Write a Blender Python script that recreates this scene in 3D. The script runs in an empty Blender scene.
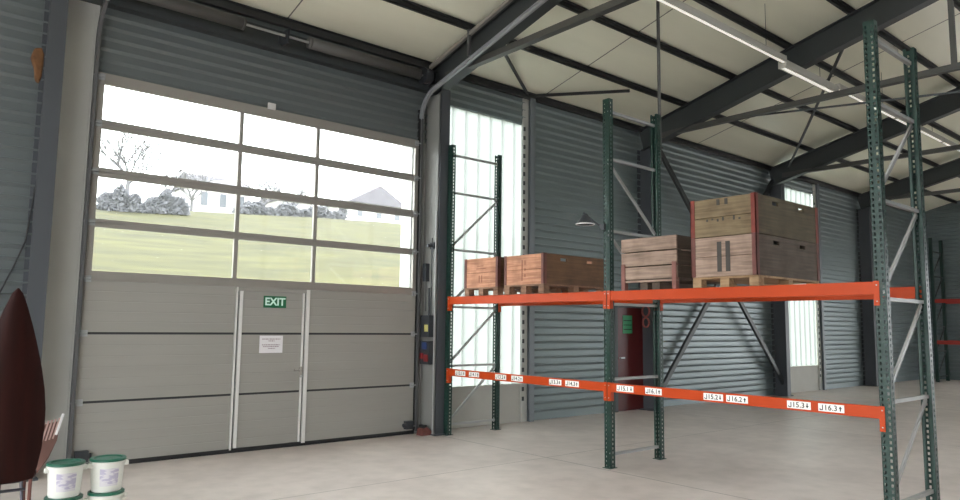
import bpy, math, random
from mathutils import Vector, Matrix
random.seed(7)
sc = bpy.context.scene
COL = sc.collection
V = Vector

# ------------------------------------------------------------------ helpers
class MB:
    """collects boxes, bars, tubes and prisms; build() links them as ONE mesh object"""
    def __init__(s): s.v = []; s.f = []
    def poly(s, vs, fs):
        b = len(s.v); s.v += [V(p) for p in vs]; s.f += [tuple(b+i for i in f) for f in fs]; return s
    def box(s, x0, x1, y0, y1, z0, z1):
        return s.poly([(x0,y0,z0),(x1,y0,z0),(x1,y1,z0),(x0,y1,z0),(x0,y0,z1),(x1,y0,z1),(x1,y1,z1),(x0,y1,z1)],
                      [(3,2,1,0),(4,5,6,7),(0,1,5,4),(1,2,6,5),(2,3,7,6),(3,0,4,7)])
    def prism(s, pts, d):
        """closed polygon pts extruded by vector d"""
        n = len(pts); d = V(d); a = [V(p) for p in pts]
        return s.poly(a+[p+d for p in a], [tuple(range(n))[::-1], tuple(range(n, 2*n))]+[(i,(i+1)%n,n+(i+1)%n,n+i) for i in range(n)])
    def bar(s, p0, p1, w, h, up=(0,0,1)):
        """rectangular bar: w across, h along up"""
        p0, p1 = V(p0), V(p1); t = (p1-p0).normalized(); r = t.cross(V(up)).normalized(); u = r.cross(t)
        q = [r*(-w/2)+u*(-h/2), r*(w/2)+u*(-h/2), r*(w/2)+u*(h/2), r*(-w/2)+u*(h/2)]
        return s.prism([p0+k for k in q], p1-p0)
    def tube(s, p0, p1, r, n=10, r1=None):
        p0, p1 = V(p0), V(p1); r1 = r if r1 is None else r1
        t = (p1-p0).normalized(); a = t.orthogonal().normalized(); b = t.cross(a)
        c = [a*math.cos(2*math.pi*i/n)+b*math.sin(2*math.pi*i/n) for i in range(n)]
        return s.poly([p0+k*r for k in c]+[p1+k*r1 for k in c],
                      [tuple(range(n))[::-1], tuple(range(n,2*n))]+[(i,(i+1)%n,n+(i+1)%n,n+i) for i in range(n)])
    def path(s, pts, r, n=8):
        for a, b in zip(pts, pts[1:]): s.tube(a, b, r, n)
        return s
    def lathe(s, prof, c, n=32, a0=0, a1=2*math.pi):
        full = abs(a1-a0-2*math.pi) < 1e-6; m = n if full else n+1; b = len(s.v)
        for r, z in prof:
            for i in range(m):
                a = a0+(a1-a0)*i/n
                s.v.append(V((c[0]+r*math.cos(a), c[1]+r*math.sin(a), c[2]+z)))
        for j in range(len(prof)-1):
            for i in range(n):
                k = (i+1) % m
                s.f.append((b+j*m+i, b+j*m+k, b+(j+1)*m+k, b+(j+1)*m+i))
        return s
    def ibeam(s, p0, p1, depth, width, up, tf=.014, tw=.01, centre=False):
        """I section from p0 to p1; p0,p1 on the outer face unless centre; up points from inner to outer flange"""
        p0, p1 = V(p0), V(p1); t = (p1-p0).normalized(); u = (V(up)-t*V(up).dot(t)).normalized(); off = V((0,0,0)) if centre else u*(-depth/2)
        for o, w, h in ((depth/2-tf/2, width, tf), (-(depth/2-tf/2), width, tf), (0, tw, depth-2*tf)):
            s.bar(p0+off+u*o, p1+off+u*o, w, h, u)
        return s
    def build(s, name, m, parent=None, smooth=False, bevel=0):
        me = bpy.data.meshes.new(name); o = bpy.data.objects.new(name, me)
        org = V((0,0,0)); p = parent
        while p is not None: org += p.location; p = p.parent
        me.from_pydata([v-org for v in s.v], [], s.f); me.update()
        me.materials.append(m); COL.objects.link(o)
        if parent is not None: o.parent = parent
        if smooth:
            for q in me.polygons: q.use_smooth = True
        if bevel:
            b = o.modifiers.new('b', 'BEVEL'); b.width = bevel; b.segments = 2; b.limit_method = 'ANGLE'
        return o

def empty(name, loc):
    o = bpy.data.objects.new(name, None); COL.objects.link(o); o.location = loc; o.empty_display_size = .1; return o
def tag(o, label, cat, group=None, kind=None):
    o['label'] = label; o['category'] = cat
    if group: o['group'] = group
    if kind: o['kind'] = kind
    return o
def struct(o, label, cat): return tag(o, label, cat, None, 'structure')
def copy_tree(o, parent=None):
    c = o.copy(); COL.objects.link(c); c.parent = parent
    for ch in list(o.children): copy_tree(ch, c)
    return c

# ------------------------------------------------------------------ materials
def mat(name, col, rough=.5, metal=0, noise=0, nscale=3, stretch=(1,1,1), bump=0, bscale=40, spec=.5):
    m = bpy.data.materials.new(name); m.use_nodes = True; n = m.node_tree; b = n.nodes['Principled BSDF']
    b.inputs['Base Color'].default_value = (*col, 1); b.inputs['Roughness'].default_value = rough; b.inputs['Metallic'].default_value = metal
    b.inputs['Specular IOR Level'].default_value = spec
    if noise or bump:
        tc = n.nodes.new('ShaderNodeTexCoord'); mp = n.nodes.new('ShaderNodeMapping'); mp.inputs['Scale'].default_value = stretch
        n.links.new(tc.outputs['Object'], mp.inputs['Vector'])
    if noise:
        t = n.nodes.new('ShaderNodeTexNoise'); t.inputs['Scale'].default_value = nscale; t.inputs['Detail'].default_value = 6
        n.links.new(mp.outputs[0], t.inputs['Vector'])
        r = n.nodes.new('ShaderNodeValToRGB'); e = r.color_ramp.elements
        e[0].position = .3; e[1].position = .7
        e[0].color = (*[c*(1-noise) for c in col], 1); e[1].color = (*[min(1, c*(1+noise)) for c in col], 1)
        n.links.new(t.outputs['Fac'], r.inputs[0]); n.links.new(r.outputs[0], b.inputs['Base Color'])
    if bump:
        t2 = n.nodes.new('ShaderNodeTexNoise'); t2.inputs['Scale'].default_value = bscale; n.links.new(mp.outputs[0], t2.inputs['Vector'])
        bp = n.nodes.new('ShaderNodeBump'); bp.inputs['Strength'].default_value = bump; bp.inputs['Distance'].default_value = .01
        n.links.new(t2.outputs['Fac'], bp.inputs['Height']); n.links.new(bp.outputs[0], b.inputs['Normal'])
    return m

def wood(name, c0, c1, along='x', rough=.7):
    m = bpy.data.materials.new(name); m.use_nodes = True; n = m.node_tree; b = n.nodes['Principled BSDF']; b.inputs['Roughness'].default_value = rough
    tc = n.nodes.new('ShaderNodeTexCoord'); mp = n.nodes.new('ShaderNodeMapping')
    mp.inputs['Scale'].default_value = (1.2, 14, 26) if along == 'x' else (14, 1.2, 26)
    t = n.nodes.new('ShaderNodeTexNoise'); t.inputs['Scale'].default_value = 1.6; t.inputs['Detail'].default_value = 8; t.inputs['Distortion'].default_value = .6
    t2 = n.nodes.new('ShaderNodeTexNoise'); t2.inputs['Scale'].default_value = 5; t2.inputs['Detail'].default_value = 3
    r = n.nodes.new('ShaderNodeValToRGB'); e = r.color_ramp.elements; e[0].position = .3; e[1].position = .68; e[0].color = (*c0, 1); e[1].color = (*c1, 1)
    r2 = n.nodes.new('ShaderNodeValToRGB'); e = r2.color_ramp.elements; e[0].position = .25; e[1].position = .6; e[0].color = (.62, .58, .55, 1); e[1].color = (1, 1, 1, 1)
    mx = n.nodes.new('ShaderNodeMix'); mx.data_type = 'RGBA'; mx.blend_type = 'MULTIPLY'; mx.inputs[0].default_value = 1
    n.links.new(tc.outputs['Object'], mp.inputs[0]); n.links.new(mp.outputs[0], t.inputs[0]); n.links.new(tc.outputs['Object'], t2.inputs[0])
    n.links.new(t.outputs['Fac'], r.inputs[0]); n.links.new(t2.outputs['Fac'], r2.inputs[0])
    n.links.new(r.outputs[0], mx.inputs[6]); n.links.new(r2.outputs[0], mx.inputs[7]); n.links.new(mx.outputs[2], b.inputs['Base Color'])
    return m

def glass_mat():
    m = bpy.data.materials.new('acrylic glazing'); m.use_nodes = True; n = m.node_tree; n.nodes.clear()
    out = n.nodes.new('ShaderNodeOutputMaterial'); tr = n.nodes.new('ShaderNodeBsdfTransparent'); gl = n.nodes.new('ShaderNodeBsdfGlossy'); mx = n.nodes.new('ShaderNodeMixShader')
    tr.inputs[0].default_value = (.95, .97, .96, 1); gl.inputs['Roughness'].default_value = .05; mx.inputs[0].default_value = .06
    n.links.new(tr.outputs[0], mx.inputs[1]); n.links.new(gl.outputs[0], mx.inputs[2]); n.links.new(mx.outputs[0], out.inputs[0]); return m
def translucent_mat():
    m = bpy.data.materials.new('translucent sheet'); m.use_nodes = True; n = m.node_tree; n.nodes.clear()
    out = n.nodes.new('ShaderNodeOutputMaterial'); a = n.nodes.new('ShaderNodeBsdfTranslucent'); d = n.nodes.new('ShaderNodeBsdfDiffuse'); g = n.nodes.new('ShaderNodeBsdfTransparent')
    a.inputs[0].default_value = (.29, .32, .30, 1); d.inputs[0].default_value = (.5, .56, .54, 1); g.inputs[0].default_value = (.9, .96, .94, 1)
    m1 = n.nodes.new('ShaderNodeMixShader'); m1.inputs[0].default_value = .12; m2 = n.nodes.new('ShaderNodeMixShader'); m2.inputs[0].default_value = .02
    n.links.new(a.outputs[0], m1.inputs[1]); n.links.new(d.outputs[0], m1.inputs[2]); n.links.new(m1.outputs[0], m2.inputs[1]); n.links.new(g.outputs[0], m2.inputs[2]); n.links.new(m2.outputs[0], out.inputs[0]); return m
def emit(name, col, s):
    m = bpy.data.materials.new(name); m.use_nodes = True; b = m.node_tree.nodes['Principled BSDF']
    b.inputs['Base Color'].default_value = (*col, 1); b.inputs['Emission Color'].default_value = (*col, 1); b.inputs['Emission Strength'].default_value = s; return m

def floor_mat():
    m = bpy.data.materials.new('power-floated concrete'); m.use_nodes = True; n = m.node_tree; b = n.nodes['Principled BSDF']
    tc = n.nodes.new('ShaderNodeTexCoord'); sp = n.nodes.new('ShaderNodeSeparateXYZ'); n.links.new(tc.outputs['Object'], sp.inputs[0])
    t = n.nodes.new('ShaderNodeTexNoise'); t.inputs['Scale'].default_value = .55; t.inputs['Detail'].default_value = 7; t.inputs['Roughness'].default_value = .62
    t2 = n.nodes.new('ShaderNodeTexNoise'); t2.inputs['Scale'].default_value = 4; t2.inputs['Detail'].default_value = 8
    for q in (t, t2): n.links.new(tc.outputs['Object'], q.inputs['Vector'])
    r = n.nodes.new('ShaderNodeValToRGB'); e = r.color_ramp.elements; e[0].position = .32; e[1].position = .68
    e[0].color = (.57, .503, .468, 1); e[1].color = (.73, .66, .615, 1)
    r2 = n.nodes.new('ShaderNodeValToRGB'); e = r2.color_ramp.elements; e[0].position = .3; e[1].position = .6; e[0].color = (.84, .83, .82, 1); e[1].color = (1, 1, 1, 1)
    n.links.new(t.outputs['Fac'], r.inputs[0]); n.links.new(t2.outputs['Fac'], r2.inputs[0])
    mx = n.nodes.new('ShaderNodeMix'); mx.data_type = 'RGBA'; mx.blend_type = 'MULTIPLY'; mx.inputs[0].default_value = 1
    n.links.new(r.outputs[0], mx.inputs[6]); n.links.new(r2.outputs[0], mx.inputs[7])
    # saw-cut joints
    def near(sock, v, w):
        a = n.nodes.new('ShaderNodeMath'); a.operation = 'SUBTRACT'; a.inputs[1].default_value = v; n.links.new(sock, a.inputs[0])
        c = n.nodes.new('ShaderNodeMath'); c.operation = 'ABSOLUTE'; n.links.new(a.outputs[0], c.inputs[0])
        d = n.nodes.new('ShaderNodeMath'); d.operation = 'LESS_THAN'; d.inputs[1].default_value = w; n.links.new(c.outputs[0], d.inputs[0]); return d.outputs[0]
    js = [near(sp.outputs[0], 6.46, .010), near(sp.outputs[1], -2.55, .007), near(sp.outputs[0], 11.76, .008), near(sp.outputs[0], 17.04, .008), near(sp.outputs[1], -8.0, .008)]
    acc = js[0]
    for j in js[1:]:
        q = n.nodes.new('ShaderNodeMath'); q.operation = 'MAXIMUM'; n.links.new(acc, q.inputs[0]); n.links.new(j, q.inputs[1]); acc = q.outputs[0]
    mj = n.nodes.new('ShaderNodeMix'); mj.data_type = 'RGBA'; mj.inputs[7].default_value = (.2, .175, .16, 1)
    sc_ = n.nodes.new('ShaderNodeMath'); sc_.operation = 'MULTIPLY'; sc_.inputs[1].default_value = .75; n.links.new(acc, sc_.inputs[0])
    n.links.new(sc_.outputs[0], mj.inputs[0]); n.links.new(mx.outputs[2], mj.inputs[6]); n.links.new(mj.outputs[2], b.inputs['Base Color'])
    rr = n.nodes.new('ShaderNodeMapRange'); rr.inputs['To Min'].default_value = .3; rr.inputs['To Max'].default_value = .55
    n.links.new(t2.outputs['Fac'], rr.inputs['Value']); n.links.new(rr.outputs[0], b.inputs['Roughness'])
    return m

def print_mat(name, base, ink, rows, fill=.5):
    """rows of unreadable small print"""
    m = bpy.data.materials.new(name); m.use_nodes = True; n = m.node_tree; b = n.nodes['Principled BSDF']; b.inputs['Roughness'].default_value = .6
    tc = n.nodes.new('ShaderNodeTexCoord'); mp = n.nodes.new('ShaderNodeMapping'); mp.inputs['Scale'].default_value = rows
    t = n.nodes.new('ShaderNodeTexNoise'); t.inputs['Scale'].default_value = 1; t.inputs['Detail'].default_value = 2
    r = n.nodes.new('ShaderNodeValToRGB'); e = r.color_ramp.elements; e[0].position = fill-.03; e[1].position = fill+.03; e[0].color = (*base, 1); e[1].color = (*ink, 1)
    n.links.new(tc.outputs['Object'], mp.inputs[0]); n.links.new(mp.outputs[0], t.inputs[0]); n.links.new(t.outputs['Fac'], r.inputs[0]); n.links.new(r.outputs[0], b.inputs['Base Color']); return m

M = dict(
    floor=floor_mat(),
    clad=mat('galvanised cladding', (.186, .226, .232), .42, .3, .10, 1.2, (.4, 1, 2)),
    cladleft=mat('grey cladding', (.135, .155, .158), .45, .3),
    roof=mat('roof liner sheet', (.84, .83, .68), .30, 0, .06, .8, (.3, 2, 1)),
    seam=mat('roof seam', (.16, .16, .14), .6),
    steel=mat('dark grey steel paint', (.040, .046, .048), .5),
    postm=mat('pale blue grey post', (.17, .19, .21), .45),
    steelb=mat('blue grey steel paint', (.060, .066, .075), .5),
    purlin=mat('purlin steel', (.042, .043, .043), .5, .2),
    tie=mat('tie steel', (.085, .085, .08), .45, .3),
    galv=mat('galvanised steel', (.42, .43, .43), .38, .7, .1, 6),
    brace=mat('zinc brace', (.38, .385, .38), .45, .4),
    green=mat('dark green rack paint', (.008, .035, .026), .4, 0, .15, 8),
    orange=mat('orange beam paint', (.46, .050, .005), .45, 0, .06, 3, spec=.3),
    casing=mat('dull grey casing', (.21, .21, .20), .5, 0, .06, 1.5),
    jambd=mat('dull grey flashing', (.34, .34, .325), .5, 0, .06, 1.5),
    jamb=mat('light grey flashing', (.50, .50, .475), .5, 0, .05, 1.5),
    doorp=mat('grey white door skin', (.285, .275, .252), .5, 0, .03, 2, (.3, 1, 4)),
    alu=mat('anodised rail', (.33, .31, .285), .42, .35),
    springm=mat('spring steel', (.085, .082, .078), .5, .2), trackd=mat('dull track', (.12, .12, .125), .45, .3), trackm=mat('zinc track', (.36, .37, .39), .35, .3),
    alul=mat('light edge profile', (.66, .65, .63), .42, .1),
    black=mat('black rubber', (.012, .012, .013), .6),
    dark=mat('dark slot', (.02, .021, .023), .7),
    glass=glass_mat(), trans=translucent_mat(),
    plinth=mat('plinth board', (.45, .44, .40), .65, 0, .06, 2),
    white=mat('white paint', (.8, .8, .8), .5),
    exitg=mat('exit sign green', (.008, .12, .05), .4),
    letter=mat('exit sign lettering', (.62, .85, .74), .4),
    paper=mat('paper notice', (.70, .68, .70), .7), ink=mat('notice ink', (.30, .22, .25), .7), lab=mat('location label', (.86, .85, .82), .5), txt=mat('label ink', (.03, .03, .035), .6),
    reddoor=mat('dark red door paint', (.085, .008, .008), .4),
    noticeg=mat('green notice', (.05, .30, .14), .5),
    pail=mat('white pail plastic', (.80, .81, .76), .38), lid=mat('green lid plastic', (.015, .12, .075), .33),
    paillabel=print_mat('pail label', (.72, .70, .74), (.50, .47, .60), (16, 16, 60), .52),
    dwood=mat('varnished dark red-brown', (.016, .0028, .0018), .5, 0, .35, 3, (6, 6, .6), spec=.15),
    legm=mat('thin chair leg steel', (.10, .10, .12), .3, .8), legr=mat('red-brown leg', (.12, .03, .02), .4),
    pink=mat('pinkish brown slats', (.50, .33, .30), .6), pinkd=mat('pinkish brown shell', (.17, .085, .07), .6),
    redpaint=mat('red corner post paint', (.17, .026, .017), .55, 0, .25, 9),
    redbrown=mat('red-brown corner paint', (.13, .042, .034), .6, 0, .25, 9),
    footm=mat('faded red foot', (.20, .085, .07), .7, 0, .2, 9),
    stencil=mat('stencil ink', (.05, .045, .04), .8), stencilr=mat('faded stencil ink', (.20, .07, .04), .8),
    ply=wood('orange ply', (.34, .145, .078), (.60, .295, .172), 'y'), ply_shaded=wood('ply side with shade in colour', (.09, .043, .017), (.15, .074, .032), 'x'),  # second ply is a darker copy: shade of the crate sides in the colour
    pale=wood('weathered pinkish boards', (.20, .14, .105), (.40, .285, .22), 'y'), pale_shaded=wood('weathered boards with shade in colour', (.065, .047, .033), (.115, .084, .062), 'x'),  # second one darkened so the shaded crate sides are in the colour
    olive=wood('yellowish boards', (.135, .097, .05), (.235, .175, .098), 'y'), olive_shaded=wood('yellowish boards with shade in colour', (.06, .046, .022), (.105, .08, .042), 'x'),  # side copy carries the shade of the unlit faces in its colour
    palletd=wood('reddish pallet wood', (.17, .085, .05), (.30, .17, .10), 'y'),
    pallet=wood('pallet wood', (.27, .165, .085), (.43, .29, .16), 'y'),
    lens=emit('lamp diffuser', (1, .96, .86), .62), lampbody=mat('lamp housing', (.50, .49, .45), .45),
    yellow=mat('yellow sticker', (.55, .50, .16), .5), blue=mat('blue switch', (.025, .05, .15), .4), redsw=mat('red switch', (.20, .014, .016), .4), boxm=mat('dark box', (.03, .034, .04), .45),
    strap=mat('orange brown fabric', (.125, .055, .018), .8, 0, .3, 14),
    grass=mat('meadow grass', (.056, .051, .011), .95, 0, .42, .7, (.35, 1, 1)), apron=mat('outside gravel', (.30, .29, .27), .9),
    bark=mat('bare bark', (.13, .125, .13), .9), hedge=mat('grey green hedge', (.14, .14, .155), .95, 0, .25, 1.5),
    hwall=mat('house render', (.60, .58, .56), .8), hroof=mat('house roof', (.115, .105, .122), .8), hwin=mat('house window', (.1, .11, .13), .3),
)

# ------------------------------------------------------------------ setting
ROOFK = .2545; XW = -5; HAZE = .0010
def rz(y, base=5.6): return base - ROOFK*y          # y is negative inside
XE = 27.6
o = MB().box(XW-4, XE+4, -24, .15, -.2, 0).build('floor', M['floor']); struct(o, 'pale concrete warehouse floor with saw-cut joints', 'floor')

def corr(x0, x1, z0, z1, y=0., depth=-.024, t=.10, per=.13):
    """horizontally ribbed cladding: polygon in (y,z) extruded along X"""
    p = [(y, z0)]; k = math.ceil(z0/per)
    while True:
        z = k*per
        if z+.06 > z1: break
        if z > z0+.01: p += [(y, z), (y+depth, z+.036), (y+depth, z+.044), (y, z+.052)]
        k += 1
    p += [(y, z1), (y+t, z1), (y+t, z0)]
    return MB().prism([(x0, a, b) for a, b in p], (x1-x0, 0, 0))
def wall(x0, x1, z0, z1, label, m='clad', y=0.):
    return struct(corr(x0, x1, z0, z1, y).build('wall_north', M[m]), label, 'wall')
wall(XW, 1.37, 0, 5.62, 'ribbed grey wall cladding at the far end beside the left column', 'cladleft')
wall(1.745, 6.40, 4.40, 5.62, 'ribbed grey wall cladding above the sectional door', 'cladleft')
wall(6.40, 8.50, 5.12, 5.62, 'ribbed wall cladding above the tall translucent panel beside the door')
wall(8.70, 17.25, 0, 5.62, 'long ribbed grey wall behind the orange rack with red door')
wall(17.25, 19.50, 5.30, 5.62, 'short ribbed cladding above the farther translucent strip')
wall(19.68, XE, 0, 5.62, 'ribbed bluish wall cladding beyond the farther translucent strip')
# jamb panels beside the sectional door
o = MB().box(1.37, 1.745, 0, .10, 0, 5.62).box(1.70, 1.745, -.012, 0, 0, 5.18).build('trim_1', M['jamb'], None, False, .004); struct(o, 'tall plain light grey panel between dark column and door', 'wall panel')
o = MB().box(6.245, 6.40, 0, .10, 0, 5.0).build('trim_2', M['jambd'], None, False, .004); MB().box(6.383, 6.397, -.335, 0, 0, 5.12).box(6.33, 6.345, -.015, 0, 0, 4.95).build('casing', M['casing'], o); struct(o, 'narrow grey panel carrying the door control boxes', 'wall panel')
o = MB().box(6.46, 8.50, .02, .12, 0, .63).box(6.46, 8.50, -.01, .12, .61, .64).build('trim_3', M['plinth']); struct(o, 'grey plinth board under the tall translucent panel beside the door', 'wall panel')
o = MB().box(17.25, 19.50, .02, .12, 0, .65).box(17.25, 19.50, -.01, .12, .63, .66).build('trim_4', M['plinth']); struct(o, 'grey plinth board under the farther translucent strip', 'wall panel')
# translucent sheets: vertical trapezoid profile
def sheet(name, x0, x1, z0, z1, label):
    p = []; x = x0; per = .27
    while x < x1-.02:
        for dx, dy in ((0, 0), (.20, 0), (.215, -.028), (.255, -.028)):
            if x+dx < x1: p.append((x+dx, .06+dy))
        x += per
    p.append((x1, .06))
    b = MB()
    n = len(p); b.poly([(a, c, z0) for a, c in p]+[(a, c, z1) for a, c in p], [(i, i+1, n+i+1, n+i) for i in range(n-1)])
    return struct(b.build(name, M['trans']), label, 'window')
sheet('window_1', 6.46, 8.50, .63, 5.12, 'tall glowing translucent wall panel beside the sectional door')
sheet('window_2', 17.25, 19.50, .65, 5.30, 'farther translucent wall strip behind the stacked crates')

# end wall
def end_wall():
    p = [(XE, 0)]; k = 1
    while k*.13+.05 < 10: z = k*.13; p += [(XE, z), (XE+.028, z+.01), (XE+.028, z+.026), (XE, z+.036)]; k += 1
    p += [(XE, 10), (XE+.1, 10), (XE+.1, 0)]
    return MB().prism([(a, -3.8, b) for a, b in p], (0, 3.9, 0)).box(XE, XE+.1, y1_, -15, 0, 10).box(XE, XE+.1, -15, -3.8, 3.4, 10)  # out-of-view gateway opening added to let low daylight in
y1_ = -16
struct(end_wall().build('wall_east', M['clad']), 'dark ribbed end wall at the far end of the hall', 'wall')

# roof liner
y1 = -16
def slab(b, x0, x1, ya, yb):
    return b.prism([(x0, ya, rz(ya, 5.69)), (x0, yb, rz(yb, 5.69)), (x0, yb, rz(yb, 5.84)), (x0, ya, rz(ya, 5.84))], (x1-x0, 0, 0))
b = MB(); slab(b, XW, XE+.2, .35, -6.7); slab(b, XW, XE+.2, -8.3, y1); slab(b, XW, 4, -6.7, -8.3); slab(b, 13.5, XE+.2, -6.7, -8.3)   # unseen opening added above the aisle to brighten the floor
roof = struct(b.build('ceiling', M['roof']), 'pale sloping sheet roof lining above the purlins', 'ceiling')
b = MB()
for x in [-.9, 4.0, 8.9, 13.8, 18.7, 23.6]:
    b.bar((x, .2, rz(.2, 5.688)), (x, y1, rz(y1, 5.688)), .016, .006)
b.build('seam', M['seam'], roof)
# the hall behind the camera: closed long wall, and an end wall with a gateway added to let daylight in
struct(MB().box(XW, XE+.2, y1-.1, y1, 0, 10).build('wall_south', M['clad']), 'plain long wall behind the camera', 'wall')
b = MB().box(XW-.1, XW, y1, -14.0, 0, 10).box(XW-.1, XW, -2.0, .15, 0, 10).box(XW-.1, XW, -14.0, -2.0, 5.0, 10)
struct(b.build('wall_west', M['clad']), 'end wall with an unseen open gateway added for daylight', 'wall')

# ------------------------------------------------------------------ steel frame
CX = [1.285, 6.485, 11.76, 17.045, 22.325]
cl = ['dark blue-grey steel column left of the sectional door', 'dark steel column between the sectional door and the rack', 'dark steel column beside the dark red door', 'dark steel column with diagonal brace foot beside farther translucent strip', 'dark steel column near the far end of the wall']
for x, l in zip(CX, cl):
    b = MB().ibeam((x, -.002, 0), (x, -.002, 5.20), .36, .17, (0, 1, 0))
    b.box(x-.13, x+.13, -.40, -.002, 0, .02)
    tag(b.build('steel_column', M['steelb']), l, 'column', 'portal frame columns')
rl = ['steel roof rafter above the sectional door end and its sloping track', 'large dark roof rafter rising from the column by the red door', 'dark roof rafter rising from the column behind the crate stack', 'farthest dark roof rafter seen between the rack posts']
for x, l in zip(CX[1:], rl):
    b = MB().ibeam((x, -.0, rz(0)), (x, y1, rz(y1)), .44, .18, (0, 0, 1))
    tag(b.build('roof_rafter', M['steel']), l, 'rafter', 'portal frame rafters')
tl = ['slender horizontal tie beam below the rafter nearest the sectional door', 'slender horizontal tie beam below the large rafter by the red door', 'slender horizontal tie beam below the rafter behind the crate stack', 'slender horizontal tie beam below the farthest rafter']
for x, l in zip(CX[1:], tl):
    b = MB().box(x-.05, x+.05, y1, -.75, 5.38, 5.47).box(x-.02, x+.02, -.80, -.36, 5.36, 5.47)
    tag(b.build('tie_beam', M['tie']), l, 'beam', 'horizontal tie beams')
hl = ['vertical hanger between rafter and tie beam above the nearest rack post', 'vertical hanger between rafter and tie beam above the far racks', ]
for x, l in zip((CX[2], CX[3]), hl):
    tag(MB().box(x-.025, x+.025, -5.66, -5.59, 5.47, rz(-5.62, 5.15)).build('hanger', M['tie']), l, 'hanger', 'tie beam hangers')
ordn = ['eave purlin along the top of the long wall', 'first roof purlin up from the eave purlin', 'second roof purlin up from the eave', 'third roof purlin up from the eave, just above the strip lights', 'fourth roof purlin up from the eave', 'fifth roof purlin up from the eave', 'sixth roof purlin up from the eave', 'seventh roof purlin up from the eave']
for i, l in enumerate(ordn):
    y = -.05-1.05*i; z = rz(y)
    b = MB().box(XW, XE, y-.003, y+.003, z, z+.085).box(XW, XE, y-.003, y+.05, z, z+.008).box(XW, XE, y-.05, y+.003, z+.066, z+.074)
    if i == 0: b.box(XW, XE, y-.03, y+.04, z-.04, z)
    tag(b.build('roof_purlin', M['purlin']), l, 'purlin', 'roof purlins')
# wind posts beside the translucent sheets
def wind_post(x, l):
    b = MB().ibeam((x+.02, -.001, 0), (x+.02, -.001, 5.60), .08, .12, (0, 1, 0), .008, .008)
    r = tag(b.build('wind_post', M['postm']), l, 'post', 'wall posts beside translucent panels')
    f = MB().box(x-.165, x-.035, -.022, .02, 0, 5.62)
    f.build('edge_flashing', M['jamb'], r)
    for k in range(30): MB().box(x-.155, x-.115, -.034, -.022, .35+k*.16, .42+k*.16).build('sheet_clip', M['steel'], r)
wind_post(8.61, 'wall post with clipped pale edge right beside the tall translucent panel')
wind_post(19.60, 'wall post edging the farther translucent strip')
# bracing
def brace(n, p, q, w, h, l, cat, g, m='steel'): tag(MB().bar(p, q, w, h).build(n, M[m]), l, cat, g)
brace('wall_brace', (12.05, -.20, 5.36), (17.28, -.20, .09), .06, .10, 'dark diagonal wall brace falling to the foot of the column beside the farther strip', 'brace', 'crossed wall braces')
brace('wall_brace', (11.95, -.13, .09), (17.0, -.13, 5.30), .06, .10, 'dark diagonal wall brace rising from the foot of the red door column', 'brace', 'crossed wall braces')
brace('eave_brace', (8.55, -.03, 5.66), (6.97, -1.05, 5.83), .035, .05, 'short roof brace from wall post towards the sectional door', 'brace', 'short roof braces', 'purlin')
brace('eave_brace', (8.65, -.03, 5.66), (10.1, -1.05, 5.83), .035, .05, 'short roof brace from wall post towards the red door', 'brace', 'short roof braces', 'purlin')
brace('roof_brace', (17.0, -.55, 5.58), (11.85, -4.05, 6.22), .035, .05, 'long dark diagonal roof brace crossing under the purlins', 'brace', None)
brace('tie_brace', (11.80, -2.5, 5.40), (14.3, -8.6, 5.40), .025, .03, 'thin horizontal diagonal rod leaving the tie beam by the red door', 'brace', None)
# drop pipe behind the middle upright of the rack
tag(MB().tube((7.63, -3.44, 3.7), (7.63, -3.44, rz(-3.44, 5.685)), .022, 12).box(7.585, 7.66, -3.47, -3.41, 3.9, 3.93).build('drop_pipe', M['tie']), 'thin vertical pipe from the roof down to the middle rack upright', 'pipe')

# ------------------------------------------------------------------ sectional door
XL, XR = 1.767, 6.218
D = struct(empty('door_1', (4, -.03, 0)), 'large grey sectional overhead door with four rows of windows and a wicket door', 'door')
YF, YB = -.045, 0.
HZ = [(.055, .698), (.724, 1.448), (1.474, 2.0435)]
def panel(name, x0, x1, z0, z1, parent):
    p = [(YF, z0)]; n = max(2, round((z1-z0)/.115)); st = (z1-z0)/n
    for i in range(1, n): z = z0+i*st; p += [(YF, z-.005), (YF+.0025, z), (YF, z+.005)]
    p += [(YF, z1), (YB, z1), (YB, z0)]
    return MB().prism([(x0, a, c) for a, c in p], (x1-x0, 0, 0)).build(name, M['doorp'], parent)
for z0, z1 in HZ:
    panel('panel', XL, 3.475, z0, z1, D); panel('panel', 4.475, XR, z0, z1, D)
for x0, x1 in ((3.475, 3.53), (4.40, 4.475)): MB().box(x0, x1, YF+.02, YB+.004, .05, 2.0435).build('gap_backing', M['black'], D)  # black bars added behind the wicket gaps as shade, stopping light leaks
wk = panel('wicket_door', 3.53, 4.41, HZ[0][0]+.004, HZ[0][1], D)
panel('wicket_panel', 3.53, 4.41, *HZ[1], wk); panel('wicket_panel', 3.53, 4.41, HZ[2][0], 1.995, wk)
for x0, x1 in ((3.526, 3.568), (4.386, 4.412)):
    MB().box(x0, x1, YF-.012, YB, .06, 1.995).build('edge_profile', M['alul'], wk)
MB().box(4.375, 4.415, YF-.018, YF, .90, 1.03).tube((4.40, YF-.05, .99), (4.40, YF, .99), .009).tube((4.40, YF-.05, .99), (4.28, YF-.05, .992), .010).build('handle', M['alu'], wk, False)
MB().tube((4.396, YF-.03, .905), (4.396, YF, .905), .016, 12).build('lock_cylinder', M['galv'], wk)
MB().box(3.502, 4.436, YF-.006, YB, 1.997, 2.0435).build('wicket_header', M['doorp'], D)
for x0, x1 in ((3.480, 3.502), (4.436, 4.486)):
    MB().box(x0, x1, YF-.014, YB, .04, 2.0435).build('frame_profile', M['alul'], D)
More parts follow.
